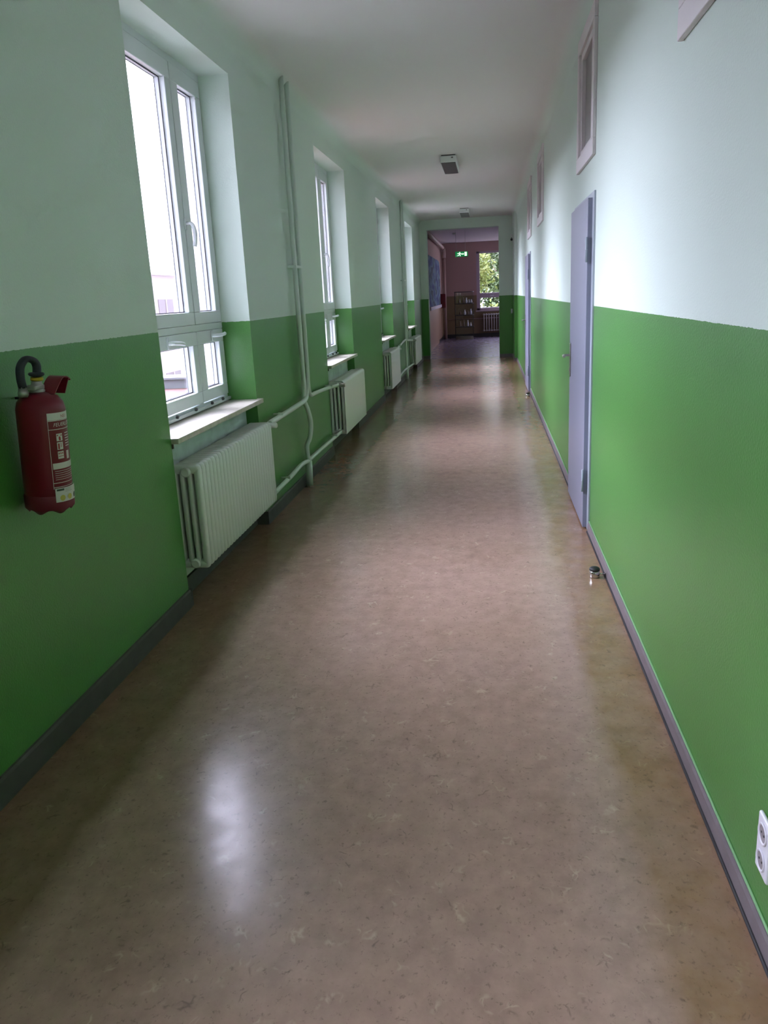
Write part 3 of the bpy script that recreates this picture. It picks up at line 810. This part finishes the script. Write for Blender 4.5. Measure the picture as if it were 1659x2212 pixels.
root = thing('drain_pipe', (-1.55, 29.62, 0), 'thick pink-brown pipe in the hall corner running along the ceiling', 'pipe')
bm = BM(); tube(bm, [(0, 0, 0), (0, 0, 2.85)], .058, 18); obj('vertical_pipe', bm, 'hallpipe', root)
bm = BM(); tube(bm, smooth_path([(0, 0, 2.80), (0, -.02, 2.98), (0, -.18, 3.08), (0, -.6, 3.12)], 6), .075, 18); obj('pipe_elbow', bm, 'hallpipe', root)
bm = BM(); tube(bm, [(0, -.55, 3.12), (0, -8.78, 3.14)], .058, 18); obj('ceiling_pipe', bm, 'hallpipe', root)
bm = BM(); tube(bm, [(-1.45, 29.93, .66), (1.3, 29.93, .66)], .016, 10)
obj('thin_wall_pipe', bm, 'hallpipe', None, label='thin horizontal heating pipe along the far hall wall', cat='pipe')

# glass display cabinet
CX, CY = -.845, 28.9
root = thing('display_cabinet', (CX, CY, 0), 'glass display cabinet with dark shelves left of the hall window', 'display cabinet')
def plate(bm, z, th, w=.335, d=.20):
    pts = []
    for k in range(24):
        a = 2 * PI * k / 24; cx_, sy_ = math.cos(a), math.sin(a)
        pts.append((w * abs(cx_) ** .6 * (1 if cx_ >= 0 else -1), d * abs(sy_) ** .6 * (1 if sy_ >= 0 else -1)))
    a_ = [bm.verts.new((x, y, z)) for x, y in pts]; b_ = [bm.verts.new((x, y, z + th)) for x, y in pts]
    bm.faces.new(a_[::-1]); bm.faces.new(b_)
    for k in range(24): bm.faces.new((a_[k], a_[(k + 1) % 24], b_[(k + 1) % 24], b_[k]))
bm = BM(); plate(bm, 1.60, .025, .345, .21); obj('cabinet_top', bm, 'shelfdark', root)
ZSH = (.42, .82, 1.21)
for z in ZSH: bm = BM(); plate(bm, z, .022); obj('shelf', bm, 'shelfdark', root)
bm = BM(); plate(bm, 0, .10, .31, .18); obj('cabinet_base', bm, 'shelfbase', root)
bm = BM()
for sx in (-1, 1): box(bm, sx * .322 - .003, sx * .322 + .003, -.12, .12, .10, 1.60)
obj('side_pane', bm, 'cabglass', root)
bm = BM(); box(bm, -.29, .29, .188, .194, .10, 1.60); obj('back_pane', bm, 'cabglass', root)
bm = BM()
for sx in (-1, 1):
    for sy in (-.13, .13): tube(bm, [(sx * .31, sy, .08), (sx * .31, sy, 1.61)], .007, 8)
obj('cabinet_post', bm, 'shelfdark', root)
def vessel(x, z, h, r, mat, label, grp):
    bm = BM(); lathe(bm, [(r * .7, 0), (r, h * .12), (r * 1.05, h * .45), (r * .6, h * .72), (r * .45, h * .82), (r * .62, h)], 18)
    obj('pottery_vessel', bm, mat, None, (CX + x, CY - .03, z), label=label, cat='vessel', group=grp)
k = 0
spots = [(1.232, (-.16, -.02, .08, .17, .25), ('pottery2', 'pottery2', 'pottery', 'pottery', 'pottery')),
         (.842, (-.14, .02, .13, .23), ('pottery2', 'pottery', 'pottery2', 'pottery')),
         (.442, (-.15, -.02, .12, .22), ('pottery2', 'pottery2', 'pottery', 'pottery'))]
nm = {1.232: 'top', .842: 'middle', .442: 'lowest'}
order = ['leftmost', 'second from left', 'third from left', 'fourth from left', 'rightmost']
for z, xs, ms in spots:
    for j, (x, mt) in enumerate(zip(xs, ms)):
        col = 'pale' if mt == 'pottery' else 'brown'
        o_ = order[j] if j < len(xs) - 1 else 'rightmost'
        vessel(x, z, .12 + .11 * random.random(), .030 + .012 * random.random(), mt, '%s glazed vessel, %s on the %s shelf of the cabinet' % (col, o_, nm[z]), 'vessels in the display cabinet')

# hall windows
def hall_window(i, a, c):
    root = thing('window_%d' % i, (0, 0, 0), kind='structure', label='mauve-framed window in the far hall wall')
    bm = BM(); y0, y1 = YB + .02, YB + .10
    def rect(bm, x0, x1, z0, z1, ya=y0, yb=y1): box(bm, x0, x1, ya, yb, z0, z1)
    rect(bm, a, c, HZ1 - .07, HZ1); rect(bm, a, c, HZ0, HZ0 + .09); rect(bm, a, a + .12, HZ0, HZ1); rect(bm, c - .12, c, HZ0, HZ1)
    rect(bm, a + .1, c - .1, 1.375, 1.535); mx = a + (c - a) * .62; rect(bm, mx - .06, mx + .06, HZ0, HZ1)
    obj('window_frame', bm, 'pinkframe', root, bevel=.006)
    bm = BM(); box(bm, a, c, YB + .055, YB + .060, HZ0, HZ1); obj('glass_pane', bm, 'glass', root)
    bm = BM(); bbox(bm, a - .04, c + .04, YB - .06, YB + .02, HZ0 - .03, HZ0 + .012, .004); obj('window_sill', bm, 'pinkframe', root)
    bm = BM(); box(bm, a + .12, c - .12, YB + .10, YB + .16, 1.52, 1.545); box(bm, a + .12, c - .12, YB + .10, YB + .16, HZ0 + .085, HZ0 + .11)
    obj('outer_rail', bm, 'white', root)
    bm = BM(); bbox(bm, a + .48, a + .62, YB - .03, YB - .01, 1.43, 1.455, .004); box(bm, a + .49, a + .51, YB - .02, YB + .02, 1.435, 1.45); obj('window_handle', bm, 'handle', root)
hall_window(6, *HW[0]); hall_window(7, *HW[1])
root = thing('window_8', (4.1, 27.1, .95), kind='structure', label='wide side window lighting the hall')
bm = BM(); ring(bm, 0, .06, -1.1, 1.1, 0, 2.03, .08)
for yy in (0,): box(bm, 0, .06, yy - .04, yy + .04, .08, 1.95)
obj('window_frame', bm, 'pinkframe', root)
bm = BM(); box(bm, .03, .034, -1.05, 1.05, .05, 1.98); obj('glass_pane', bm, 'glass', root)
root = thing('radiator', (.45, YB - .13, .20), 'grey ribbed radiator under the hall window', 'radiator')
bm = BM()
for k in range(14):
    x = -.62 + k * .09
    for yy in (-.045, .045): tube(bm, [(x, yy, 0.02), (x, yy, .60)], .017, 8)
    bbox(bm, x - .028, x + .028, -.075, .075, .56, .62, .018, 2); bbox(bm, x - .028, x + .028, -.075, .075, 0, .05, .018, 2)
obj('radiator_sections', bm, 'hallrad', root)
bm = BM(); tube(bm, [(-.66, 0, .59), (.6, 0, .59)], .018, 10); tube(bm, [(-.66, 0, .03), (.6, 0, .03)], .018, 10); obj('header_pipe', bm, 'hallrad', root)
for x in (-.4, .35):
    bm = BM(); box(bm, x - .01, x + .01, .06, .131, .05, .09); obj('wall_bracket', bm, 'hallrad', root)

# ------------------------------------------------------------------ outdoors
bm = BM(); box(bm, -60, 40, -40, 90, -5.2, -5.0)
obj('ground', bm, 'groundm', kind='structure', recalc=False)
root = thing('opposite_building', (-17.0, 18.0, -5), 'pale pink building across the courtyard outside the left windows', 'building')
bm = BM(); box(bm, -8, 0, -34, 34, 0, 8.2); obj('building_wall', bm, 'facade', root, recalc=False)
bm = BM(); box(bm, -8.2, .35, -34.2, 34.2, 8.2, 8.32); obj('building_roof', bm, 'facade', root, recalc=False)
for fl in (1.2, 5.0):
    for k in range(11):
        yy = -30 + k * 6.0
        bm = BM(); box(bm, .0, .03, yy - 1.0, yy + 1.0, fl, fl + 2.0); w_ = obj('facade_window', bm, 'facwin', root, recalc=False)
        bm = BM(); box(bm, .03, .06, yy - .05, yy + .05, fl, fl + 2.0); box(bm, .03, .06, yy - 1.05, yy + 1.05, fl - .08, fl); obj('window_bars', bm, 'facade', w_, recalc=False)
root = thing('annex_roof', (-4.6, 12.0, -5), 'low annex with grey parapet and red-brown roof outside the nearest window', 'building')
bm = BM(); box(bm, -2.3, 2.2, -6.0, 4.0, 0, 4.95); obj('annex_wall', bm, 'facade', root, recalc=False)
bm = BM(); box(bm, -2.3, 2.2, -6.0, 4.0, 4.95, 5.02); obj('roof_covering', bm, 'roofred', root, recalc=False)
bm = BM(); box(bm, -2.3, 2.2, 3.4, 4.0, 5.02, 5.20); box(bm, -2.35, 2.25, 3.35, 4.05, 5.20, 5.24); obj('parapet', bm, 'roofmetal', root, recalc=False)

def tree(name, x, y, z0, cz, rx, rz, n, size, mat, label, seed):
    rnd = random.Random(seed)
    root = thing(name, (x, y, z0), label, 'tree', 'trees outside the hall window')
    bm = BM(); tube(bm, smooth_path([(0, 0, 0), (.1, .05, (cz - z0) * .5), (-.05, 0, cz - z0 + rz * .6)], 4), [.22 - .012 * k for k in range(9)], 10)
    for k in range(6):
        a = k * 1.05; tube(bm, [(0, 0, (cz - z0) * .6 + k * .3), (math.cos(a) * rx * .6, math.sin(a) * rx * .6, (cz - z0) + k * .3)], [.07, .02], 6)
    obj('trunk', bm, 'bark', root)
    bm = BM(); clumps = []
    for k in range(46):
        u = Vector((rnd.gauss(0, 1), rnd.gauss(0, 1), rnd.gauss(0, 1))).normalized() * rnd.uniform(.35, 1.0)
        clumps.append((Vector((u.x * rx, u.y * rx, u.z * rz)), rnd.uniform(.35, .62)))
    for k in range(n):
        c_, rc = rnd.choice(clumps)
        d = Vector((rnd.gauss(0, 1), rnd.gauss(0, 1), rnd.gauss(0, .8))) * rc * .55
        p = c_ + d + Vector((0, 0, cz - z0))
        a = Vector((rnd.uniform(-1, 1), rnd.uniform(-1, 1), rnd.uniform(-.9, .2))).normalized(); b_ = a.orthogonal().normalized()
        b_ = (Matrix.Rotation(rnd.uniform(0, 2 * PI), 3, a) @ b_)
        s = size * rnd.uniform(.6, 1.3)
        v = [bm.verts.new(p + a * s), bm.verts.new(p + b_ * s * .42), bm.verts.new(p - a * s), bm.verts.new(p - b_ * s * .42)]
        bm.faces.new(v)
    obj('foliage', bm, mat, root, recalc=False)
tree('leafy_tree', -1.05, 35.0, -5, 2.4, 1.05, 1.7, 5200, .10, 'leafbright', 'bright yellow-green tree close outside the hall window', 3)
tree('leafy_tree', 1.6, 39.5, -5, 2.2, 2.6, 3.6, 11000, .14, 'leafdark', 'dark green tree on the right behind the hall window', 5)
tree('leafy_tree', -1.8, 43.5, -5, 2.0, 3.2, 4.0, 11000, .16, 'leafdark', 'dark tree behind the bright one outside the hall window', 8)
tree('leafy_tree', .6, 34.0, -5, -.2, 1.8, 1.15, 4600, .10, 'leafbright', 'low bright bush seen through the bottom pane of the hall window', 12)

# ------------------------------------------------------------------ light
w = bpy.data.worlds.new('sky'); scene.world = w; w.use_nodes = True
nt = w.node_tree; bg = nt.nodes['Background']
# overcast sky, brighter around the veiled sun over the courtyard
tc = N(nt, 'ShaderNodeTexCoord'); dp = N(nt, 'ShaderNodeVectorMath', operation='DOT_PRODUCT')
nt.links.new(tc.outputs['Generated'], dp.inputs[0]); dp.inputs[1].default_value = Vector((-.86, .42, .42)).normalized()
mr = N(nt, 'ShaderNodeMapRange', interpolation_type='SMOOTHSTEP')
for i_, v_ in ((1, .40), (2, .98), (3, .34), (4, 3.4)): mr.inputs[i_].default_value = v_
nt.links.new(dp.outputs['Value'], mr.inputs[0])
nt.links.new(mr.outputs[0], bg.inputs['Strength']); bg.inputs['Color'].default_value = rgb(.80, .80, 1.04)
def portal(loc, rot, sx, sy):
    ld = bpy.data.lights.new('window_daylight_portal', 'AREA'); ld.shape = 'RECTANGLE'; ld.size = sx; ld.size_y = sy
    ld.cycles.is_portal = True
    o = bpy.data.objects.new('window_daylight_portal', ld); COL.objects.link(o); o.location = loc; o.rotation_euler = rot
for a, c in WINS:
    portal((XO - .01, (a + c) / 2, 1.99), (0, -PI / 2, 0), 2.12, c - a)
portal((4.32, 27.1, 1.96), (0, PI / 2, 0), 2.05, 2.2)
for a, c in HW:
    portal(((a + c) / 2, YB + .31, 1.95), (-PI / 2, 0, 0), c - a, 2.05)

# ------------------------------------------------------------------ camera
F = 1723.25
A = ((0.99099321, -0.01307899, -0.13327189), (0.12509427, -0.26475384, 0.95616778), (-0.04778995, -0.96422733, -0.26073315))
cam = bpy.data.cameras.new('camera'); co = bpy.data.objects.new('camera', cam); COL.objects.link(co)
cam.sensor_fit = 'VERTICAL'; cam.sensor_height = 36; cam.lens = F / 2212 * 36; cam.clip_start = .02; cam.clip_end = 300
Mx = Matrix(((A[0][0], -A[0][1], -A[0][2], 0), (A[1][0], -A[1][1], -A[1][2], 0), (A[2][0], -A[2][1], -A[2][2], 1.6), (0, 0, 0, 1)))
co.matrix_world = Mx
scene.camera = co
v = scene.view_settings; scene.display_settings.display_device = 'sRGB'
v.view_transform = 'Standard'; v.look = 'None'; v.gamma = 1; v.use_curve_mapping = False; v.exposure = 3.72
c_ = scene.cycles
c_.max_bounces = 9; c_.diffuse_bounces = 4; c_.glossy_bounces = 4; c_.transparent_max_bounces = 12
c_.caustics_reflective = False; c_.caustics_refractive = False; c_.sample_clamp_indirect = 6.0
c_.use_denoising = True; c_.use_adaptive_sampling = True; c_.adaptive_threshold = .05; c_.adaptive_min_samples = 24
